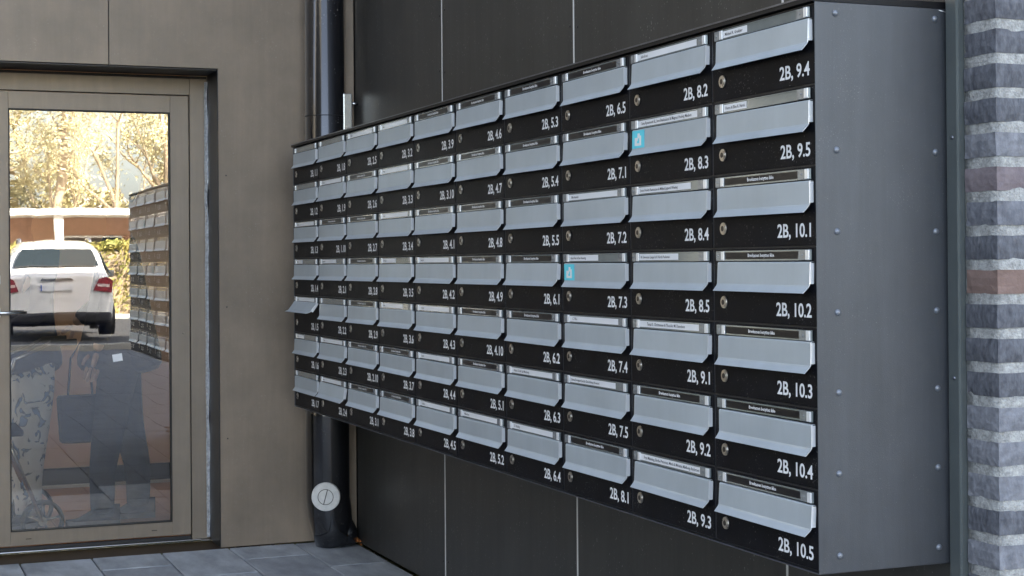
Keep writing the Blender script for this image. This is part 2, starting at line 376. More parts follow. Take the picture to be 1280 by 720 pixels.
# crumpled sealing foil in the gap right of the frame
m = MB(); random.seed(3); prev = None; nz = 90
for k in range(nz+1):
    z = .02+k*(2.13)/nz; wv = .0035*noise.noise(Vector((0, 0, z*9))); w_ = .013+.005*noise.noise(Vector((3, 0, z*6)))
    xx = .012+.006*noise.noise(Vector((7, 0, z*14)))
    cur = [m.b.verts.new((xx+.001, .5345+wv-w_*.3, z)), m.b.verts.new((xx+.012, .5345+wv+w_*.2, z)), m.b.verts.new((xx+.010, .5345+wv+w_*.8, z)), m.b.verts.new((xx-.004, .546, z))]
    if prev:
        for a in range(4): m.b.faces.new([prev[a], prev[(a+1) % 4], cur[(a+1) % 4], cur[a]])
    else: m.b.faces.new(cur)
    prev = cur
m.b.faces.new(prev[::-1]); m.build('sealing_foil', 'foil', gd)
st = MB().box(-.0005, .0006, -.022, .022, -.017, .017).build('paper_sticker', 'white', None); st.parent = gd; st.location = (-.0185, .13, .868); st.rotation_euler = (R(8), 0, 0)
st['label'] = 'small white paper sticker on the glass'

# ------------------------------------------------------------------ back wall behind the mailboxes
bw = thing('panel_wall', 'dark grey cladding wall with pale vertical joints behind the mailboxes', 'wall', (0, DEP, 0))
edges = [-.118, 1.099, 2.368, 3.634, 4.287]
for a, b in zip(edges, edges[1:]):
    o = MB().box(a+.004, b-.004, .002, .012, .004, 4.2, .0012).build('wall_panel', 'dark_panel', bw)
for xj in edges[1:4]: MB().box(xj-.0042, xj+.0042, .0012, .0125, .004, 4.2).build('joint_strip', 'joint', bw)
MB().box(-.22, 4.29, .013, .35, .004, 4.2).build('backing', 'reveal', bw)
for xj in edges[1:4]:
    for z in (.12, .72, 2.05, 2.28, 2.75):
        for dx in (-.03, .03): MB().dome((xj+dx, .002, z+random.uniform(-.01, .01)), (0, -1, 0), .005, .002, 10, 2).build('screw', 'box_body', bw)
# flashing between cladding and brick
MB().prism([(4.291, .004), (4.296, -.010), (4.301, -.013), (4.333, -.013), (4.338, -.010), (4.339, .02), (4.291, .02)], 'z', .004, 4.2).build('flashing', 'trim_green', bw)
for z in (1.545, 1.045, .60, 2.1, 2.6): MB().dome((4.318, -.013, z), (0, -1, 0), .0045, .003, 10, 3).build('rivet', 'edge_metal', bw)

# ------------------------------------------------------------------ brick pier
PX, PY = 4.445, DEP-.002
bp = thing('brick_pier', 'pier of blue-grey bricks with thick pale mortar joints at the right edge', 'pier', (PX, PY, 0))
mc = MB(); nz = 260; ring = []
H_ = 4.19
for k in range(nz+1):
    z = H_*k/nz; row = []
    for (x, y) in [(-.1045, .003), (-.075, .003), (-.05, .003), (-.025, .003), (-.003, .003), (-.003, .03), (-.003, .06), (-.003, .09), (-.003, .15), (-.003, .9), (-.003, 1.8), (-.1045, 1.8)]:
        d = .0014*noise.noise(Vector((x*40, y*40, z*30)))-.0008
        row.append(mc.b.verts.new((x+(d if x > -.01 else 0), y-(d if y < .01 else 0), z)))
    if ring:
        n = len(row)
        for a in range(n): mc.b.faces.new([ring[a], ring[(a+1) % n], row[(a+1) % n], row[a]]).smooth = (a < 8)
    else: mc.b.faces.new(row[::-1])
    ring = row
mc.b.faces.new(ring); mc.build('mortar', 'mortar', bp)
def brick_mesh(lx, ly, seed):
    m = MB(); nx, ny, nzz = 5, 5, 3; hz = .0505
    vs = {}
    def V(i, j, k):
        if (i, j, k) not in vs:
            p = Vector((-lx*i/nx, ly*j/ny, hz*k/nzz))
            q = p+Vector((seed*3.1, seed*1.7, 0))
            ed = sum((i in (0, nx), j in (0, ny), k in (0, nzz)))
            p += Vector((.0018*noise.noise(q*22), .0018*noise.noise(q*22+Vector((9, 0, 0))), .0016*noise.noise(q*26+Vector((0, 9, 0)))))
            if ed >= 2:
                cc = Vector((-lx/2, ly/2, hz/2)); dd = (cc-p)
                p += Vector((.003*(1 if dd.x > 0 else -1) if i in (0, nx) else 0, .003*(1 if dd.y > 0 else -1) if j in (0, ny) else 0, .002*(1 if dd.z > 0 else -1) if k in (0, nzz) else 0))*(.6+.8*abs(noise.noise(q*40)))
            vs[i, j, k] = m.b.verts.new(p)
        return vs[i, j, k]
    for j in range(ny):
        for k in range(nzz):
            m.b.faces.new([V(0, j, k), V(0, j+1, k), V(0, j+1, k+1), V(0, j, k+1)]); m.b.faces.new([V(nx, j, k), V(nx, j, k+1), V(nx, j+1, k+1), V(nx, j+1, k)])
    for i in range(nx):
        for k in range(nzz):
            m.b.faces.new([V(i, 0, k), V(i, 0, k+1), V(i+1, 0, k+1), V(i+1, 0, k)]); m.b.faces.new([V(i, ny, k), V(i+1, ny, k), V(i+1, ny, k+1), V(i, ny, k+1)])
    for i in range(nx):
        for j in range(ny):
            m.b.faces.new([V(i, j, 0), V(i+1, j, 0), V(i+1, j+1, 0), V(i, j+1, 0)]); m.b.faces.new([V(i, j, nzz), V(i, j+1, nzz), V(i+1, j+1, nzz), V(i+1, j, nzz)])
    return m.mesh('brick')
random.seed(11)
hd = [brick_mesh(.104, .226, i) for i in range(4)]; sh = [brick_mesh(.104, .105, i+7) for i in range(4)]
cache = {}
def brick(me, mi, loc):
    k = (me.name, mi)
    if k not in cache:
        m2 = me.copy(); m2.materials.append(BR[mi]); cache[k] = m2
    o = link('brick', cache[k], None, bp, loc); return o
CH = .0694
z0 = .668-9*CH-.012   # bed joints measured on the pier
for k in range(60):
    z = z0+k*CH+.009
    if z+.055 > 4.19: break
    zz = z
    mi = random.choices([0, 1, 2, 3], [5, 4, 4, 1])[0]
    if abs(z-1.19) < .035: mi = 4
    if abs(z-1.42) < .04: mi = 3
    if z < .01: continue
    brick(random.choice(hd if k % 2 else sh), mi, (random.uniform(-.001, .001), random.uniform(-.001, .001), z))
    y = .238 if k % 2 else .117
    while y < 1.6:
        brick(random.choice(hd), random.choices([0, 1, 2, 3], [5, 3, 5, 2])[0], (random.uniform(-.001, .001), y, z)); y += .238
# building body above and behind (casts the shade of the forecourt)
bd = thing('apartment_building', 'tall pale apartment building standing above and behind the entrance', 'building', (0, 0, 0))
MB().box(-30, -.24, .6, 14, 0, 13).box(-.24, 4.338, .68, 14, 0, 13).box(4.339, 4.44, 2.12, 14, 0, 13).box(-30, WALLX-.03, -3.3, .599, 4.21, 13).box(WALLX-.029, 4.44, DEP+.02, .679, 4.205, 13).box(-30, -3.45, -3.3, .599, 0, 4.205).build('wall', 'render_wall', bd)
ob = thing('wing_and_light_block', 'brown-grey clad wing facing the mailboxes, plus an unseen block added to shut out light', 'building', (0, 0, 0))
MB().box(1.4, 6.4, -13, -5.3, .001, 13).box(-30, 1.399, -24, -12, .001, 9).build('wall', 'wing_wall', ob)  # second box is added out of view to hide sunlit ground and low sky
def window(par, x, y, z, ax, w_, h_):
    if ax == 'x':
        o = MB().box(x, x+.04, y, y+w_, z, z+h_).build('window', 'white_trim', par)
        MB().box(x+.041, x+.05, y+.07, y+w_-.07, z+.07, z+h_-.07).build('pane', 'dark_glass', o)
    else:
        o = MB().box(x, x+w_, y-.04, y, z, z+h_).build('window', 'white_trim', par)
        MB().box(x+.07, x+w_-.07, y-.05, y-.041, z+.07, z+h_-.07).build('pane', 'dark_glass', o)
for z in (5.4, 8.2, 10.9):
    for y in (-3, -.8): window(bd, WALLX-.03, y, z, 'x', 1.3, 1.4)
    for x in (1, 3): window(bd, x, DEP+.02, z, 'y', 1.2, 1.4)

# ------------------------------------------------------------------ mailbox cabinet casing
cs = thing('mailbox_cabinet', 'anthracite metal cabinet casing that holds the bank of mailboxes', 'cabinet', (0, 0, BOTZ))
HT = 7*BH
MB().box(LEN+.0005, LEN+.003, -.004, DEP-.001, -.004, HT+.002, .0007).build('side_panel', 'case_side', cs)
MB().box(-.003, -.0005, -.004, DEP-.001, -.004, HT+.002, .0007).build('side_panel', 'case_side', cs)
MB().prism([(-.010, HT+.003), (-.010, HT+.014), (DEP-.001, HT+.017), (DEP-.001, HT+.003)], 'x', -.012, LEN+.002).build('top_cover', 'case_dark', cs)
MB().box(-.012, LEN+.002, -.0112, -.0102, HT+.012, HT+.0155).build('cover_edge', 'edge_metal', cs)
MB().box(-.002, LEN+.002, -.005, DEP-.001, -.005, -.0025, .0005).build('bottom_panel', 'edge_metal', cs)
MB().box(-.0004, LEN+.0004, DEP-.006, DEP-.001, 0, HT).build('rear_panel', 'case_dark', cs)
for z in (1.795, 1.516, 1.350, 1.185, 1.022, .857, .690):
    for y in (.0455, .288): MB().dome((LEN+.003, y+random.uniform(-.001, .001), z-BOTZ), (1, 0, 0), .0072, .0048, 14, 4).build('rivet', 'rivet_paint', cs)
MB().cyl((LEN+.003, .30, HT-.001), (LEN+.003, .316, HT-.004), .0012, n=6).build('sealant_bead', 'joint', cs)

# ------------------------------------------------------------------ mailboxes
def flap_mesh(tilt=0):
    # profile from hinge down (y, z) then flared lip; returns at both ends
    x0, x1 = .038, .4185
    prof = [(-.0035, .1350), (-.0105, .1345), (-.0120, .1320), (-.0125, .110), (-.0128, .0865), (-.0143, .0825), (-.0190, .0760), (-.0235, .0700)]
    th = .0024; m = MB(); b = m.b
    def row(y, z, k):
        cut = 0 if z > .089 else (.089-z)*.42
        cl = 0
        return [(x0+cl, y, z), (x0+.12, y, z), (x0+.25, y, z), (x1-cut, y, z)]
    F = [[b.verts.new(p) for p in row(y, z, 0)] for y, z in prof]
    B = [[b.verts.new((p[0], p[1]+th, p[2]-(.0003))) for p in row(y, z, 0)] for y, z in prof]
    for i in range(len(prof)-1):
        for j in range(3):
            fa = b.faces.new([F[i][j], F[i+1][j], F[i+1][j+1], F[i][j+1]]); fb = b.faces.new([B[i][j], B[i][j+1], B[i+1][j+1], B[i+1][j]]); fa.smooth = fb.smooth = False
        b.faces.new([F[i][0], B[i][0], B[i+1][0], F[i+1][0]]); b.faces.new([F[i][3], F[i+1][3], B[i+1][3], B[i][3]]).material_index = 1
    for j in range(3):
        b.faces.new([F[0][j], F[0][j+1], B[0][j+1], B[0][j]]); b.faces.new([F[-1][j], B[-1][j], B[-1][j+1], F[-1][j+1]])
    # end returns, paled to paint in the bright light on the flap ends
    for xa, xb in ((x0, x0+.0014), (x1-.0014, x1)):
        m.prism([(-.0122, .1325), (-.0124, .110), (-.0127, .0890), (-.0015, .0900), (-.0015, .1325)], 'x', xa+(.0002 if xa == x0 else .0), xb+(.0002 if xa != x0 else 0), 1)
    me = m.mesh('flap')
    return me
def door_mesh():
    m = MB(); m.box(.0045, BW-.0025, -.0022, .0022, .0022, BH-.0018, .0009, 1); return m.mesh('door')
def body_mesh():
    m = MB(); t = .0016; y0 = -.0010
    m.box(.0012, .0012+t, y0, DEP-.01, .001, BH-.001).box(BW-.0012-t, BW-.0012, y0, DEP-.01, .001, BH-.001)
    m.box(.0012+t, BW-.0012-t, y0+.0002, DEP-.01, .0006, .0006+.0012).box(.0012+t, BW-.0012-t, y0+.0002, DEP-.01, BH-.0017, BH-.0005)
    m.box(.0012+t, BW-.0012-t, .004, .006, .0018, BH-.0017)
    return m.mesh('body')
def mesh_with(me, *ms):
    for x in ms: me.materials.append(MAT[x])
    return me
ME = {}
ME['body'] = mesh_with(body_mesh(), 'box_body'); ME['door'] = mesh_with(door_mesh(), 'black_front'); ME['flap'] = mesh_with(flap_mesh(), 'flap', 'clip_end_flap_glint')
m = MB(); m.box(.0235, .4125, -.0062, -.0023, .1368, .1592, .001, 1)
m.box(.0240, .4120, -.0074, -.0063, .1370, .1395).box(.0240, .4120, -.0074, -.0063, .1565, .1590)
ME['holder'] = mesh_with(m.mesh('name_holder'), 'holder')
def clip(side):
    m = MB()
    if side == 0:
        m.box(.0240, .0475, -.0088, -.0075, .1375, .1585, .0005, 1, 0).box(.0475, .0600, -.0098, -.0064, .1380, .1580, .0012, 2, 1)
        m.dome((.0345, -.0088, .148), (0, -1, 0), .0022, .0012, 8, 2)
    else:
        m.box(.3690, .3985, -.0088, -.0075, .1375, .1585, .0005, 1, 0).box(.3985, .4118, -.0115, -.0064, .1375, .1585, .0015, 2, 1)
        m.dome((.384, -.0088, .148), (0, -1, 0), .0022, .0012, 8, 2)
    return mesh_with(m.mesh('clip'), 'clip', 'clip_end_flap_glint')
ME['clip0'] = clip(0); ME['clip1'] = clip(1)
def card(a, b_, y=-.0066): 
    m = MB(); m.box(a, b_, y, y+.0004, .1405, .1556); return m.mesh('name_card')
ME['card_black'] = mesh_with(card(.062, .369), 'card_black')
ME['card_white'] = mesh_with(card(.060, .369), 'card_white')
m = MB(); m.cyl((.050, -.0022, .0445), (.050, -.0052, .0445), .0140, .0136, 28).cyl((.050, -.0052, .0445), (.050, -.0066, .0445), .0105, .0098, 28)
ME['lock'] = mesh_with(m.mesh('lock'), 'lock_metal')
m = MB(); m.cyl((.050, -.0067, .0445), (.050, -.0073, .0445), .0062, .0058, 18).box(.0480, .0495, -.0079, -.0070, .0392, .0440)
ME['keyhole'] = mesh_with(m.mesh('keyhole'), 'lock_dark')
BLK = text_mesh('Brevkassen benyttes ikke', .0108, 'CENTER', .00022, res=1)
BLK.transform(Matrix.Translation((.2160, -.00675, .1452))); BLK.materials.append(MAT['ink_white'])
def name_text(t, x, w_max=None, sz=.0105):
    me = text_mesh(t, sz, 'LEFT', .00012, res=1)
    if w_max:
        ww = max(v.co.x for v in me.vertices)
        if ww > w_max: me.transform(Matrix.Scale(w_max/ww, 4, (1, 0, 0)))
    me.transform(Matrix.Translation((x, -.0069, .1448))); me.materials.append(MAT['ink']); return me
cols = [['1.1','1.2','1.3','1.4','1.5','1.6','1.7'], ['1.8','1.9','1.10','2.1','2.2','2.3','2.4'], ['2.5','2.6','2.7','2.8','2.9','2.10','3.1'],
        ['3.2','3.3','3.4','3.5','3.6','3.7','3.8'], ['3.9','3.10','4.1','4.2','4.3','4.4','4.5'], ['4.6','4.7','4.8','4.9','4.10','5.1','5.2'],
        ['5.3','5.4','5.5','6.1','6.2','6.3','6.4'], ['6.5','7.1','7.2','7.3','7.4','7.5','8.1'], ['8.2','8.3','8.4','8.5','9.1','9.2','9.3'],
        ['9.4','9.5','10.1','10.2','10.3','10.4','10.5']]
# 'w' full white card, 'p' short label, 'n' empty holder; otherwise the black printed card
NAMES = {'1.1': ('n',), '1.2': ('n',), '1.3': ('w', 'Jensen'), '1.4': ('p', .10, 'M. Lund'), '1.5': ('p', .30, 'Aagaard'), '1.6': ('p', .12, 'Holm'), '1.7': ('n',),
 '1.8': ('n',), '1.9': ('w', 'Petersen'), '2.1': ('p', .22, 'Dam & Friis'), '2.2': ('n',), '2.3': ('w', 'Krogh'), '2.4': ('p', .28, 'Bruun'),
 '2.5': ('w', 'Nissen'), '3.2': ('w', 'Skov'), '3.3': ('w', 'Vang'), '3.4': ('w', 'Bech'), '3.5': ('p', .16, 'Toft & Juhl'), '3.6': ('p', .24, 'Ravn'),
 '4.2': ('w', 'Iversen'), '4.3': ('w', 'S. Kjær'), '4.4': ('w', 'Lassen'), '4.5': ('w', 'Carlsen'),
 '5.2': ('w', 'Mikkelsen'), '6.3': ('w', 'Hanne Dal & Carl Monberg'), '6.4': ('w', 'E. Vinding'),
 '7.2': ('w', 'Mortensen'), '7.3': ('p', .185, 'Anna Friis & Dan Hemmig'), '7.4': ('w', 'C. Vibe'), '7.5': ('p', .285, 'Emma Bomgaard Juel & Chris Østrup Kousted'),
 '8.2': ('w', 'Jakobsen'), '8.3': ('w', 'Sara Rynemark EL, Jens Bækkelund & Magnus Hedvig Madsen'), '8.4': ('p', .27, 'Jonas Schultz Rasmussen & Mikkel Lygaard Wiesing'),
 '8.5': ('p', .205, 'N. Sørensen Lange & H. Kirch Pedersen'), '9.1': ('w', 'Tanja K. Christensen & Theodor M. Danielsen'),
 '9.3': ('w', 'Frya Manning, Birthe Petersen, Maria & Melanie Mølberg Andersen'), '9.4': ('p', .105, 'Michael R. Graakjær'), '9.5': ('p', .100, 'Hanne & Ellen K. Nørsk')}
colname = ['leftmost column', 'second column from left', 'third column from left', 'fourth column from left', 'fifth column from left',
           'sixth column from left', 'seventh column from left', 'third column from right', 'second column from right', 'rightmost column']
rowname = ['top', 'second down', 'third down', 'middle', 'third up', 'second up', 'bottom']
def child(nm, me, par): 
    o = bpy.data.objects.new(nm, me); COL.objects.link(o); o.parent = par; return o
cc = {}
for ci, cl in enumerate(cols):
    for ri, num in enumerate(cl):
        info = NAMES.get(num, ('b',)); loc = (ci*BW, 0, TOPZ-(ri+1)*BH)
        ctxt = {'b': 'black name card', 'w': 'white name card', 'p': 'short name label', 'n': 'empty name holder'}[info[0]]
        if num == '1.5': ctxt = 'flap pushed open'
        if num in ('8.3', '7.3'): ctxt = 'turquoise sticker'
        b = thing('mailbox', 'black mailbox 2B,%s with %s, %s in %s' % (num, ctxt, rowname[ri], colname[ci]), 'mailbox', loc, 0, 'mailboxes numbered 2B in the wall bank')
        child('body', ME['body'], b)
        dr = child('door', ME['door'], b)
        random.seed(hash(num) % 1000 if False else sum(map(ord, num))*7+ci)
        fl = child('flap', ME['flap'], b)
        # flaps hang a touch differently; one is raised
        hinge = Vector((0, -.0035, .135)); ang = random.uniform(-.02, .045)
        if num == '1.5': ang = .62
        if num == '2.4': ang = .16
        fl.matrix_basis = Matrix.Translation(hinge) @ Matrix.Rotation(-ang, 4, 'X') @ Matrix.Rotation(random.uniform(-.004, .004), 4, 'Y') @ Matrix.Translation(-hinge)
        if num == '1.5': fl['label'] = 'flap pushed open and tilted outward'
        hd_ = child('name_holder', ME['holder'], b)
        child('clip', ME['clip0'], hd_); child('clip', ME['clip1'], hd_)
        if info[0] == 'b':
            child('name_card', ME['card_black'], hd_); child('lettering', BLK, hd_)
        elif info[0] == 'w':
            child('name_card', ME['card_white'], hd_); child('lettering', name_text(info[1], .078 if num != '9.1' else .10, .285), hd_)
        elif info[0] == 'p':
            a = .0615; me = card(a, a+info[1], -.0070); me.materials.append(MAT['card_white']); child('name_card', me, hd_)
            child('lettering', name_text(info[2], a+.008, info[1]-.014, .0095), hd_).location = (0, -.0004, 0)
        lk = child('lock', ME['lock'], b); child('keyhole', ME['keyhole'], lk)
        rot = random.uniform(-.5, .5)
        for o_ in (lk,):
            o_.matrix_basis = Matrix.Translation((.050, 0, .0445)) @ Matrix.Rotation(rot, 4, 'Y') @ Matrix.Translation((-.050, 0, -.0445))
        tm = text_mesh('2B, '+num, .0398, 'RIGHT', .0007, .0001, res=4)
        xs = [v.co.x for v in tm.vertices]; tm.transform(Matrix.Translation((-max(xs), 0, 0))); tm.transform(Matrix.Scale(1.06, 4, (1, 0, 0)))
        tm.transform(Matrix.Translation((.4085, -.0026, .0205))); tm.materials.append(MAT['ink_white'])
        child('number', tm, dr)
        if num in ('8.3', '7.3'):
            m = MB(); m.box(.0400, .1060, -.0135, -.0129, .0880, .1318)
            so_ = m.build('sticker', 'sticker', fl)
            m = MB(); m.prism([(.055, .094), (.090, .094), (.090, .118), (.082, .118), (.082, .124), (.070, .124), (.070, .114), (.055, .114)], 'y', -.0139, -.01355); m.prism([(.068, .100), (.080, .100), (.080, .112), (.074, .112), (.074, .106), (.068, .106)], 'y', -.0142, -.01395, 1)
            o_ = m.build('sticker_mark', ['white', 'sticker'], fl)

# ------------------------------------------------------------------ downpipe, cleanout
dp = thing('downpipe', 'dark navy round downpipe in the wall corner behind the mailboxes', 'pipe', (-.115, .178, 0))
MB().tube([(0, 0, .62), (0, 0, .9), (0, 0, 4.15)], .0925, 40).build('pipe', 'pipe', dp)
lo = MB().tube([(.004, -.002, .64), (.004, -.001, .60), (.004, 0, .22), (.006, .008, .15), (.010, .018, .08), (.012, .030, .004)], [.1000, .1005, .1005, .101, .094, .088], 40).build('boot', 'pipe', dp)
MB().tube([(.02, .05, .11), (.035, .075, .05), (.040, .085, .006)], [.055, .056, .050], 24).build('boot_spur', 'pipe', dp)
MB().tube([(0, 0, 1.97), (0, 0, 1.973)], .0935, 40).build('seam', 'gasket', dp)
cap = thing('cap_holder', 'x', 'x'); bpy.data.objects.remove(cap)
d = Vector((.93, -.36, 0)).normalized(); c0 = Vector((.004, 0, .237))+d*.088
m = MB(); m.cyl(c0, c0+d*.022, .066, .064, 40).cyl(c0+d*.022, c0+d*.025, .061, .060, 40)
cp = m.build('cleanout_cap', 'cap_white', dp)
a = d.cross(Vector((0, 0, 1))); m = MB()
for k in range(40):
    t0, t1 = 2*math.pi*k/40, 2*math.pi*(k+1)/40
    P = lambda t, rr, h: c0+d*h+a*math.cos(t)*rr+Vector((0, 0, math.sin(t)*rr))
    vs = [m.b.verts.new(P(t, rr, .0262)) for t, rr in ((t0, .036), (t1, .036), (t1, .033), (t0, .033))]; m.b.faces.new(vs)
t = R(105)
e1 = a*math.cos(t)+Vector((0, 0, math.sin(t))); e2 = a*math.cos(t+math.pi/2)+Vector((0, 0, math.sin(t+math.pi/2)))
m.b.faces.new([m.b.verts.new(c0+d*.0264+e1*x+e2*y) for x, y in ((-.033, -.002), (.033, -.002), (.033, .002), (-.033, .002))])
m.build('cap_groove', 'lock_dark', cp)

# ------------------------------------------------------------------ steel bracket above the cabinet
sb = thing('steel_handle', 'brushed steel bar with a side peg on the wall above the far mailboxes', 'handle', (-.070, DEP, 1.84))
MB().box(-.018, .018, -.072, -.030, 0, .235, .004, 2).build('bar', 'steel', sb)
for z in (.04, .19): MB().cyl((0, -.030, z), (0, .002, z), .007).build('standoff', 'steel', sb)
MB().cyl((-.004, -.071, .135), (-.012, -.125, .133), .0055).build('peg', 'steel', sb)

# ------------------------------------------------------------------ dry leaves in the corner
random.seed(21)
leaf_lab = ['curled orange dry leaf on the paving beside the pipe foot', 'small brown dry leaf leaning on the dark wall in the corner', 'tiny dry leaf scrap flat on the slabs beyond the pipe foot']
for i, (x, y, sz, tl) in enumerate([(-.045, .296, .030, .7), (-.07, .305, .022, 1.1), (.02, .292, .012, .2)]):
    m = MB(); n = 7; L_ = []; Rr = []; C_ = []
    for k in range(n):
        t = k/(n-1); wd = sz*.45*math.sin(math.pi*min(1, t*.95+.03)); zc = .3*sz*math.sin(3*t)
        C_.append(m.b.verts.new((t*sz*1.6-sz*.8, 0, zc))); L_.append(m.b.verts.new((t*sz*1.6-sz*.8, wd, zc+wd*.5))); Rr.append(m.b.verts.new((t*sz*1.6-sz*.8, -wd, zc+wd*.7)))
    for k in range(n-1):
        m.b.faces.new([C_[k], C_[k+1], L_[k+1], L_[k]]); m.b.faces.new([C_[k], Rr[k], Rr[k+1], C_[k+1]])
    o = m.build('dry_leaf', 'leaf_dry'); md = o.modifiers.new('thick', 'SOLIDIFY'); md.thickness = .0006
    o.location = (x, y, .010+.3*sz); o.rotation_euler = (tl, .3*i, i*1.3); tag(o, leaf_lab[i], 'leaf', 'dry leaves in the corner')

random.seed(9)
m = MB()
for k in range(260):
    if k % 2: x, y = random.uniform(-.2, 1.6), .314-abs(random.gauss(0, .02))
    else: x, y = -.212+abs(random.gauss(0, .02)), random.uniform(-.28, .3)
    if k % 9 == 0: x, y = random.uniform(-.2, 1.2), random.uniform(-1.2, .3)
    s_ = random.uniform(.0012, .0045); p = Vector((x, y, s_*.5)); q_ = [p+Vector((random.uniform(-1, 1), random.uniform(-1, 1), random.uniform(-.4, .6)))*s_ for _ in range(4)]
    v_ = [m.b.verts.new(a_) for a_ in q_]
    for t_ in ((0, 1, 2), (0, 2, 3), (0, 3, 1), (1, 3, 2)): m.b.faces.new([v_[i_] for i_ in t_])
o = m.build('grit', 'bark', None, (0, 0, .002)); o['kind'] = 'stuff'; o['label'] = 'fine grit and leaf crumbs along the wall corner on the paving'; o['category'] = 'grit'
# ------------------------------------------------------------------ foyer behind the door
FX0 = -3.0
fy = thing('foyer', 'foyer with orange-brown tile floor seen through the entrance door', 'room', (0, 0, 0)); fy['kind'] = 'structure'
del fy['category']
MB().box(-3.4, -.50, -3.05, .02, -.05, -.004).build('floor', 'grout', fy)
tl = MB().box(.002, .298, .002, .298, -.006, .0, .001).mesh('tile'); tl.materials.append(MAT['floor_tile'])
for i in range(9):
    for j in range(10):
        child('tile', tl, fy).location = (-.505-(i+1)*.3, -3.02+j*.3, 0)
MB().box(-2.72, -2.62, -3.05, .12, 0, 2.6).build('rear_wall', 'plaster_peach', fy)
MB().box(-2.619, -2.60, -2.9, -.02, .004, .115).build('skirting', 'skirting', fy)
MB().box(-2.599, -2.57, -2.9, -.03, .003, .02).build('floor_trim', 'white_trim', fy)
MB().box(-2.61, -.53, .022, .12, 0, 2.6).build('side_wall', 'plaster_white', fy)
for xx in (-2.6, -2.0, -1.4, -.52): MB().box(xx-.03, xx+.03, -3.04, -2.98, 0, 2.6).build('added_mullion', 'door_frame', fy)  # open side added out of view so sky light reaches the foyer
MB().box(-2.7, -.49, -3.05, .12, 2.6, 2.7).build('ceiling', 'plaster_white', fy)

# ------------------------------------------------------------------ people behind the glass
def skin_obj(name, chains, m, parent, sub=2, flat=None):
    """chains: list of lists of (x,y,z,rx[,ry]); first points shared by proximity"""
    me = bpy.data.meshes.new(name); V = []; E = []; RR = []
    def add(p):
        for i, v in enumerate(V):
            if (Vector(v)-Vector(p[:3])).length < 1e-4: return i
        V.append(p[:3]); RR.append((p[3], p[4] if len(p) > 4 else p[3])); return len(V)-1
    for ch in chains:
        ids = [add(p) for p in ch]
        for a, b in zip(ids, ids[1:]):
            if a != b: E.append((a, b))
    me.from_pydata(V, E, []); o = bpy.data.objects.new(name, me); COL.objects.link(o); me.materials.append(MAT[m])
    md = o.modifiers.new('skin', 'SKIN'); md.use_smooth_shade = True
    for i, rr in enumerate(RR): me.skin_vertices[0].data[i].radius = rr
    me.skin_vertices[0].data[0].use_root = True
    s_ = o.modifiers.new('sub', 'SUBSURF'); s_.levels = sub; s_.render_levels = sub
    dg = bpy.context.evaluated_depsgraph_get(); m2 = bpy.data.meshes.new_from_object(o.evaluated_get(dg)); bpy.data.objects.remove(o)
    m2.materials.clear(); m2.materials.append(MAT[m])
    for p_ in m2.polygons: p_.use_smooth = True
    o = bpy.data.objects.new(name, m2); COL.objects.link(o); o.parent = parent; return o
def ball(name, c, rad, m, parent, seg=20):
    mb = MB(); bmesh.ops.create_uvsphere(mb.b, u_segments=seg, v_segments=seg//2+2, radius=1)
    for v in mb.b.verts: v.co = Vector((v.co.x*rad[0]+c[0], v.co.y*rad[1]+c[1], v.co.z*rad[2]+c[2]))
    o = mb.build(name, m, parent)
    for p_ in o.data.polygons: p_.use_smooth = True
    return o
def shoe(parent, x, y, rz):
    def T(v): return Vector((x+v[0]*math.cos(rz)-v[1]*math.sin(rz), y+v[0]*math.sin(rz)+v[1]*math.cos(rz), v[2]))
    m = MB(); pro = [(-.075, .030), (-.05, .035), (.02, .034), (.09, .044), (.15, .040), (.188, .022)]
    def ringz(h, inset): return [(a, b_-inset) for a, b_ in pro]+[(a, -(b_-inset)) for a, b_ in pro[::-1]]
    so2 = MB(); a0 = [so2.b.verts.new(T((p[0], p[1], .001))) for p in ringz(0, 0)]; a1 = [so2.b.verts.new(T((p[0], p[1], .028))) for p in ringz(0, -.002)]
    n = len(a0)
    for i in range(n): so2.b.faces.new([a0[i], a0[(i+1) % n], a1[(i+1) % n], a1[i]])
    so2.b.faces.new(a0[::-1]); so2.b.faces.new(a1)
    up_ = MB(); rings = []
    for zf, sc in ((.028, 1), (.05, .95), (.075, .75), (.10, .62)):
        rg = []
        for p in ringz(0, 0):
            t = (p[0]+.075)/.263; hh = zf if zf < .04 else .028+(zf-.028)*max(.12, 1-1.05*t if t > .45 else 1)
            xx = p[0]*1 if zf < .06 else min(p[0], .06+(p[0]-.06)*.6 if p[0] > .06 else p[0])
            rg.append(up_.b.verts.new(T((xx, p[1]*sc, hh))))
        rings.append(rg)
    for A, B in zip(rings, rings[1:]):
        for i in range(n): up_.b.faces.new([A[i], A[(i+1) % n], B[(i+1) % n], B[i]]).smooth = True
    up_.b.faces.new(rings[-1]); up_.b.faces.new(rings[0][::-1])
    o = up_.build('shoe', 'shoe', parent); so2.build('sole', 'sole', o); return o
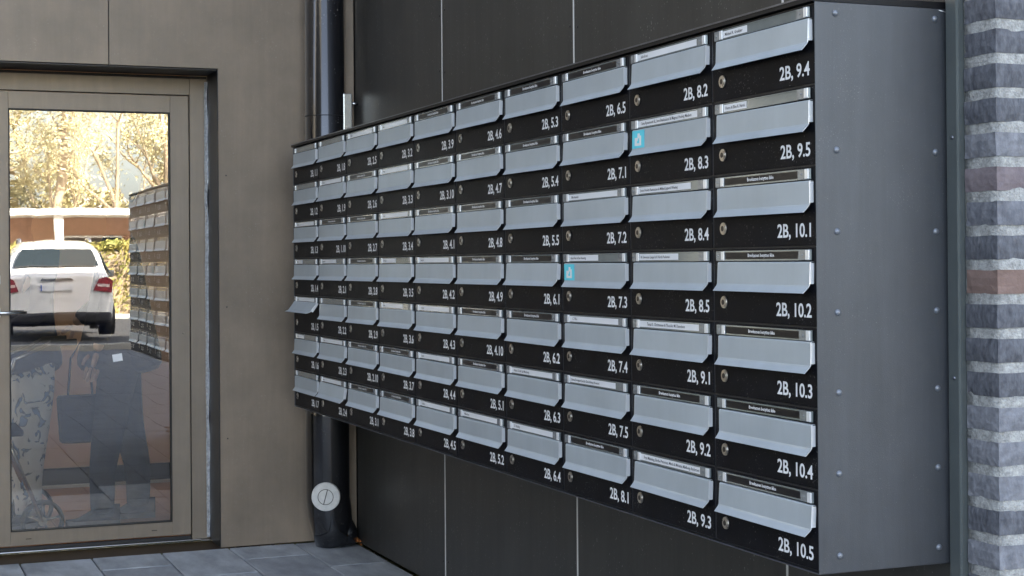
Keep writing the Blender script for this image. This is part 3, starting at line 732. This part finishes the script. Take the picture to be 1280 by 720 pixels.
def person(loc, rz, label, H, top_m, leg_m, hair_m, coat_len, arms, legw=.075, step=.09):
    p = thing('person', label, 'person', loc, rz); k = H/1.72
    hipz, shz = .90*k, 1.42*k
    # skin body (head, neck, torso, arms, legs) in one surface
    hx = [(0, 0, hipz, .12*k, .10*k)]
    torso = [(0, 0, hipz, .13*k, .10*k), (0, 0, 1.12*k, .12*k, .09*k), (0, 0, 1.33*k, .14*k, .09*k), (0, 0, 1.44*k, .06*k, .055*k), (.01, 0, 1.52*k, .048*k), (.02, 0, 1.56*k, .07*k, .065*k), (.025, 0, 1.64*k, .085*k, .075*k), (.015, 0, 1.70*k, .065*k, .06*k)]
    ch = [torso]
    for s_, (e_, h_) in zip((-1, 1), arms):
        ch.append([(0, 0, 1.33*k, .14*k, .09*k), (0, s_*.17*k, 1.38*k, .052*k), (e_[0], s_*e_[1], e_[2]*k, .038*k), (h_[0], s_*h_[1], h_[2]*k, .026*k)])
    feet = []
    for s_ in (-1, 1):
        fx = s_*step
        ch.append([(0, 0, hipz, .13*k, .10*k), (0, s_*.095, .82*k, .078*k), (.01+fx*.5, s_*.10, .48*k, .052*k), (fx, s_*.10, .10, .036)]); feet.append((fx, s_*.10))
    skin_obj('body', ch, 'skin', p)
    tr = [[(0, 0, hipz+.02, .14*k, .11*k), (0, 0, hipz-.05, .13*k, .115*k)]]
    for s_ in (-1, 1):
        fx = s_*step
        tr.append([(0, 0, hipz-.05, .13*k, .115*k), (0, s_*.095, .78*k, legw+.022), (.01+fx*.5, s_*.10, .48*k, legw), (fx, s_*.10, .26, legw*.80), (fx, s_*.10, .085, legw*.72), (fx, s_*.10, .055, legw*.70)])
    skin_obj('trousers', tr, leg_m, p)
    tp = [[(0, 0, coat_len*k, .245*k, .20*k), (0, 0, coat_len*k+.12, .225*k, .18*k), (0, 0, 1.12*k, .15*k, .125*k), (0, 0, 1.32*k, .17*k, .115*k), (0, 0, 1.43*k, .085*k, .08*k)]]
    for s_, (e_, h_) in zip((-1, 1), arms):
        q = Vector(h_)*.9+Vector(e_)*.1
        tp.append([(0, 0, 1.32*k, .17*k, .115*k), (0, s_*.185*k, 1.375*k, .068*k), (e_[0], s_*e_[1], e_[2]*k, .056*k), (q.x, s_*q.y, q.z*k, .044*k)])
    skin_obj('jacket', tp, top_m, p)
    # hands: palm and five fingers
    for s_, (e_, h_) in zip((-1, 1), arms):
        hp = Vector((h_[0], s_*h_[1], h_[2]*k)); dr_ = (hp-Vector((e_[0], s_*e_[1], e_[2]*k))).normalized(); sd_ = dr_.cross(Vector((0, s_, 0))).normalized()
        if sd_.length < .1: sd_ = Vector((1, 0, 0))
        n_ = dr_.cross(sd_)
        chs = [[tuple(hp)+(.026, .018), tuple(hp+dr_*.045)+(.034, .014), tuple(hp+dr_*.08)+(.034, .013)]]
        skin_obj('palm', chs, 'skin', p)
        for fi, (o_, ln) in enumerate(((-.027, .058), (-.009, .070), (.009, .075), (.027, .066))):
            b0 = hp+dr_*.078+sd_*o_
            skin_obj('finger', [[tuple(b0)+(.009,), tuple(b0+dr_*ln*.5+n_*.006)+(.0085,), tuple(b0+dr_*ln*.85+n_*.022)+(.008,), tuple(b0+dr_*ln+n_*.035)+(.006,)]], 'skin', p, 1)
        b0 = hp+dr_*.02+sd_*.028
        skin_obj('thumb', [[tuple(b0)+(.011,), tuple(b0+dr_*.03+sd_*.02+n_*.008)+(.010,), tuple(b0+dr_*.06+sd_*.022+n_*.018)+(.008,)]], 'skin', p, 1)
    hz_ = 1.63*k
    h = ball('hair', (.0, 0, hz_+.035*k), (.098*k, .086*k, .095*k), hair_m, p)
    for v in h.data.vertices:
        if v.co.x > .055*k and v.co.z < hz_+.06*k: v.co.x = .055*k
    for s_ in (-1, 1):
        ball('eye', (.098*k, s_*.031*k, hz_+.012), (.010, .013, .009), 'white', p, 10); ball('pupil', (.107*k, s_*.031*k, hz_+.012), (.004, .006, .006), 'car_black', p, 8)
        ball('ear', (.02, s_*.082*k, hz_), (.016, .008, .028), 'skin', p, 10)
    ball('nose', (.113*k, 0, hz_-.015), (.016, .012, .022), 'skin', p, 10); ball('mouth', (.100*k, 0, hz_-.052), (.008, .024, .006), 'tail_red', p, 10)
    for fx, fy_ in feet: shoe(p, fx-.01, fy_, random.uniform(-.1, .1))
    return p
random.seed(5)
# the person in dark clothes faces left (-y), the other stands at the left edge with a wheeled walker
person((-1.22, -.60, 0), R(-100), 'person in dark navy clothes and sneakers standing behind the glass door', 1.74, 'navy_cloth', 'dark_cloth', 'hair', .72,
       [((.06, .24, 1.12), (.24, .22, .98)), ((.03, .25, 1.12), (.10, .26, .86))], .088, .085)
person((-1.30, -1.06, 0), R(-60), 'person in blue jacket and white patterned trousers at the left of the door glass', 1.66, 'blue_cloth', 'printed_cloth', 'hair_grey', .76,
       [((.05, .24, 1.10), (.26, .20, .98)), ((.08, .24, 1.10), (.28, .18, .98))], .094, .05)
bg_ = thing('tote_bag', 'dark cloth bag hanging beside the person in navy clothes', 'bag', (-1.18, -.80, .41))
m = MB(); m.prism([(-.10, 0), (.10, 0), (.115, .24), (-.115, .24)], 'x', -.035, .035); o = m.build('bag_body', 'canvas', bg_)
md = o.modifiers.new('bev', 'BEVEL'); md.width = .02; md.segments = 3
m = MB(); m.tube([(0, -.06, .23), (0, -.045, .42), (0, 0, .50), (0, .045, .42), (0, .06, .23)], .006, 8).build('strap', 'canvas', bg_)
# wheeled walker
wk = thing('walker', 'wheeled walker with black wheels behind the glass door at lower left', 'walker', (-1.10, -1.13, 0), R(-90))
def wheel(par, x, y, rad, wd, nm='wheel'):
    m = MB(); n = 28; ro, ri = rad, rad*.80; V_ = []
    for k in range(n):
        t = 2*math.pi*k/n; c_, s2 = math.cos(t), math.sin(t)
        V_.append([m.b.verts.new((x+c_*a_, y+b_, rad+s2*a_)) for a_, b_ in ((ri, -wd/2), (ro*.97, -wd/2), (ro, -wd/5), (ro, wd/5), (ro*.97, wd/2), (ri, wd/2))])
    for k in range(n):
        A, B = V_[k], V_[(k+1) % n]
        for j in range(6): m.b.faces.new([A[j], B[j], B[(j+1) % 6], A[(j+1) % 6]]).smooth = True
    w_ = m.build(nm, 'tyre', par)
    m = MB(); m.cyl((x, y-wd*.6, rad), (x, y+wd*.6, rad), rad*.2, n=14)
    for k in range(5):
        t = 2*math.pi*k/5+.4; m.cyl((x+math.cos(t)*rad*.15, y, rad+math.sin(t)*rad*.15), (x+math.cos(t)*rad*.82, y, rad+math.sin(t)*rad*.82), rad*.06, n=6)
    m.build('hub', 'rim', w_); return w_
for x, y in ((-.10, -.05), (-.10, .42), (.27, -.03), (.27, .40)): wheel(wk, -x if False else x, y-.05, .10 if x > 0 else .10, .032)
m = MB()
for y in (-.07, .35): m.tube([(.27, y+.03, .10), (.16, y+.03, .42), (.02, y+.03, .86), (-.14, y+.03, .93)], .011, 10).tube([(-.10, y+.03, .10), (.02, y+.03, .40), (.10, y+.03, .60)], .011, 10)
m.cyl((.16, -.04, .42), (.16, .38, .42), .009).cyl((.05, -.04, .78), (.05, .38, .78), .009)
m.build('frame', 'rim', wk); MB().box(-.02, .18, -.03, .37, .50, .53, .01, 2).build('seat', 'canvas', wk)
for y in (-.04, .38): MB().cyl((-.14, y, .93), (-.26, y, .935), .015).build('grip', 'tyre', wk)

# ------------------------------------------------------------------ world across the forecourt (seen mirrored in the glass)
def car(loc, rz):
    c_ = thing('parked_car', 'white parked hatchback car across the forecourt mirrored in the door glass', 'car', loc, rz)
    # rear at x=0, nose at +x ; stations: (x, [(halfwidth, z)...])
    ST = [(0.02, [(.80, .36), (.84, .60), (.83, .82), (.78, 1.00), (.76, 1.05), (.60, 1.06), (0, 1.06)]),
          (.12, [(.86, .30), (.90, .60), (.89, .86), (.84, 1.02), (.82, 1.07), (.70, 1.10), (0, 1.10)]),
          (.45, [(.90, .28), (.93, .60), (.92, .88), (.86, 1.04), (.73, 1.42), (.60, 1.55), (0, 1.58)]),
          (.75, [(.90, .28), (.935, .60), (.92, .88), (.87, 1.04), (.72, 1.50), (.60, 1.64), (0, 1.67)]),
          (1.6, [(.90, .26), (.94, .60), (.92, .88), (.87, 1.02), (.71, 1.54), (.60, 1.68), (0, 1.71)]),
          (2.5, [(.90, .26), (.94, .60), (.92, .88), (.87, 1.00), (.71, 1.50), (.60, 1.64), (0, 1.67)]),
          (3.3, [(.90, .26), (.93, .60), (.91, .84), (.86, .96), (.82, 1.02), (.70, 1.05), (0, 1.07)]),
          (4.1, [(.86, .28), (.90, .55), (.86, .76), (.80, .84), (.74, .88), (.60, .92), (0, .94)]),
          (4.4, [(.72, .32), (.78, .50), (.76, .66), (.70, .74), (.60, .76), (.45, .78), (0, .79)])]
    m = MB(); RG = []
    for x, pr in ST:
        L1 = [m.b.verts.new((x, h_, z)) for h_, z in pr]; L2 = [m.b.verts.new((x, -h_, z)) for h_, z in pr[-2::-1]]; RG.append(L1+L2)
    n = len(RG[0])
    for A, B in zip(RG, RG[1:]):
        for i in range(n-1): m.b.faces.new([A[i], A[i+1], B[i+1], B[i]]).smooth = True
        m.b.faces.new([A[n-1], A[0], B[0], B[n-1]])
    m.b.faces.new(RG[0][::-1]); m.b.faces.new(RG[-1]); 
    o = m.build('body', 'car_paint', c_); md = o.modifiers.new('bev', 'BEVEL'); md.width = .035; md.segments = 3; md.limit_method = 'ANGLE'; md.angle_limit = R(28)
    m = MB(); q = [(.195, .69, 1.21), (.195, -.69, 1.21), (.43, -.60, 1.50), (.43, .60, 1.50)]
    m.b.faces.new([m.b.verts.new((x-.035, y, z+.02)) for x, y, z in q]); o = m.build('rear_window', 'car_glass', c_); md = o.modifiers.new('s', 'SOLIDIFY'); md.thickness = .02
    for s_ in (-1, 1):
        m = MB(); q = [(.62, .895, 1.08), (2.9, .885, 1.06), (2.45, .735, 1.46), (.82, .745, 1.47)]
        m.b.faces.new([m.b.verts.new((x, s_*(y+.006), z)) for x, y, z in q]); o = m.build('side_window', 'car_glass', c_); md = o.modifiers.new('s', 'SOLIDIFY'); md.thickness = .015
        m = MB(); m.prism([(s_*.60, .80), (s_*.87, .76), (s_*.89, .98), (s_*.80, 1.04), (s_*.68, 1.00)], 'x', -.015, .16); tlp = m.build('tail_light', 'tail_red', c_)
        m = MB(); m.prism([(s_*.66, .87), (s_*.84, .86), (s_*.84, .91), (s_*.66, .92)], 'x', -.019, -.0152); m.build('reflector', 'tail_clear', tlp)
        m = MB(); m.box(2.55, 2.72, min(s_*.92, s_*1.09), max(s_*.92, s_*1.09), 1.02, 1.16, .03, 2).build('mirror', 'car_black', c_)
        m = MB(); m.tube([(.85, s_*.62, 1.67), (.95, s_*.62, 1.72), (2.2, s_*.62, 1.74), (2.4, s_*.62, 1.68)], .018, 8).build('roof_rail', 'rim', c_)
    MB().box(-.03, .20, -.86, .86, .24, .42, .04, 2).build('rear_bumper', 'car_black', c_)
    MB().prism([(-.26, .98), (.26, .98), (.22, 1.02), (-.22, 1.02)], 'x', -.012, .02).build('boot_handle', 'rim', c_)
    pl = MB().box(-.012, .012, -.26, .26, .80, .91).build('number_plate', 'plate', c_); MB().box(-.016, -.0125, -.26, -.235, .80, .91).build('plate_band', 'plate_blue', pl)
    m = MB(); m.box(.2, 4.1, -.8, .8, .18, .30).build('underbody', 'car_black', c_)
    for x in (.78, 3.45):
        for y in (-.83, .83):
            m = MB(); m.cyl((x, y-.11, .33), (x, y+.11, .33), .33, n=28); w_ = m.build('wheel', 'tyre', c_)
            m = MB(); m.cyl((x, y-.115, .33), (x, y+.115, .33), .21, n=20).build('rim', 'rim', w_)
    return c_
cr = car((20.0, .93, .10), R(3)); cr.scale = (1, 1, .97)

# hedge
def leaves(m, pts, size, jit=1):
    for p in pts:
        n_ = Vector((random.gauss(0, 1), random.gauss(0, 1), random.gauss(0, 1))).normalized(); a = n_.orthogonal().normalized()*size*random.uniform(.6, 1.3); b_ = n_.cross(a)*random.uniform(.5, .9)
        p = Vector(p); m.b.faces.new([m.b.verts.new(p-a), m.b.verts.new(p+b_*.6), m.b.verts.new(p+a), m.b.verts.new(p-b_*.6)])
random.seed(31)
hg = thing('hedge', 'clipped yellow-green hedge behind the parked car', 'hedge', (35, 0, .06))
m = MB(); pts = []
for k in range(26000):
    y = random.uniform(-6, 15); 
    top = 1.75+.18*noise.noise(Vector((y*.9, 0, 3)))
    z = random.uniform(.05, top); x = random.choice((-.55, .55)) if random.random() < .7 else random.uniform(-.55, .55)
    if abs(x) < .54: z = top
    x += random.gauss(0, .09)+.15*noise.noise(Vector((y*2, z*2, 0))); pts.append((x, y, z+random.gauss(0, .05)))
leaves(m, pts, .075); m.build('foliage', 'leaf_hedge', hg)
MB().box(-.42, .42, -5.9, 14.9, .0, 1.6).build('inner_branches', 'bark', hg)

# low brick building with a white flat canopy
lb = thing('low_building', 'low red-brick building with white flat roof canopy on posts', 'building', (44, 0, .05))
MB().box(3, 10, -14, 26, 0, 2.85).build('wall', 'facade_brick', lb)
MB().box(-.2, 10.6, -15, 27, 2.86, 3.06).build('roof', 'roof_white', lb)
for k in range(14): MB().box(0, .22, -12.5+k*2.6, -12.28+k*2.6, 0, 2.859).build('post', 'roof_white', lb)
for k in range(9): window(lb, 2.9, -12+k*4.1, .9, 'x', 0, 0) if False else None
for k in range(9):
    o = MB().box(2.93, 2.99, -12+k*3.9, -10.1+k*3.9, .9, 2.25).build('window', 'white_trim', lb); MB().box(2.90, 2.929, -11.93+k*3.9, -10.17+k*3.9, .97, 2.18).build('pane', 'dark_glass', o)
tn = thing('white_gable_house', 'small house with a bright white gable roof beyond the low building', 'house', (60, 6.6, 0))
MB().box(0, 6, -1.7, 1.7, 0, 3.0).build('wall', 'render_wall', tn); MB().prism([(-2, 3.0), (2, 3.0), (.9, 4.0), (0, 4.6), (-.9, 4.0)], 'x', -.3, 6.3).build('roof', 'roof_white', tn)

random.seed(41)
m = MB(); pts = []
for k in range(30000):
    y = random.uniform(-8, 22); top = 4.6+1.4*noise.noise(Vector((y*.35, 0, 9)))+.5*noise.noise(Vector((y*1.3, 0, 2)))
    pts.append((random.uniform(-1.6, 1.6), y, top*random.random()**.6))
leaves(m, pts, .13); o = m.build('thicket', 'leaf_olive', None, (57.5, 0, 0)); o['kind'] = 'stuff'; o['label'] = 'dense yellow-green thicket behind the low brick building'; o['category'] = 'thicket'
# trees
def tree_mesh(seed, h, spread, nleaf, fill):
    random.seed(seed); tr = MB(); tips = []
    def branch(p, d, ln, rad, lv):
        pts = [p]; rr = [rad]; q = p.copy(); dd = d.copy()
        for i in range(4):
            dd = (dd+Vector((random.gauss(0, .12), random.gauss(0, .12), random.gauss(0.03, .08)))).normalized(); q = q+dd*ln/4; pts.append(q.copy()); rr.append(rad*(1-.17*(i+1)))
            if lv >= 1: tips.append((q.copy(), lv))
        tr.tube(pts, rr, 6 if lv else 9)
        if lv < 3:
            for k in range(random.randint(4, 6) if lv == 0 else random.randint(3, 4)):
                i = random.randint(1 if lv else 2, 4); a = random.uniform(0, 2*math.pi); out = Vector((math.cos(a), math.sin(a), random.uniform(.5, 1.5))).normalized()
                branch(pts[i], (out+dd*.4).normalized(), ln*random.uniform(.38, .6), rr[i]*.55, lv+1)
    branch(Vector((0, 0, 0)), Vector((0, 0, 1)), h*.75, .17*h/8, 0)
    lv = MB(); pts = []
    for k in range(nleaf):
        t, l_ = random.choice(tips); s_ = spread*random.random()**.5
        pts.append(t+Vector((random.gauss(0, s_), random.gauss(0, s_), random.gauss(0, s_*.8))))
    leaves(lv, pts, .065*fill)
    return tr.mesh('trunk'), lv.mesh('crown')
variants = [tree_mesh(1, 9, .42, 5200, 1.0), tree_mesh(2, 10.5, .45, 5600, 1.0), tree_mesh(3, 8, .40, 5000, 1.1)]
for i, (a, b_) in enumerate(variants):
    a.materials.append(MAT['bark']); b_.materials.append(MAT[['leaf_yellow', 'leaf_olive', 'leaf_yellow'][i]])
random.seed(77)
tl_ = []
for k in range(16): tl_.append((50+random.uniform(-1.2, 1.2)+ (0 if k % 2 else 6), -7+k*1.45+random.uniform(-.5, .5), k % 3, random.uniform(.75, 1.05)))
for k in range(12): tl_.append((68+random.uniform(-3, 3), -12+k*2.9+random.uniform(-.8, .8), (k+1) % 3, random.uniform(1.0, 1.35)))
for i, (x, y, v, sc) in enumerate(tl_):
    where = 'in the near row beyond the low building' if i < 16 else 'in the far row against the sky'
    t = thing('tree', '%s tree %s, mirrored in the glass' % (['yellow-green spring', 'tall olive-green', 'small yellow'][v], where), 'tree', (x, y, 0), random.uniform(0, 6.3), 'trees beyond the forecourt')
    t.scale = (sc, sc, sc)
    child('trunk', variants[v][0], t); child('crown', variants[v][1], t)
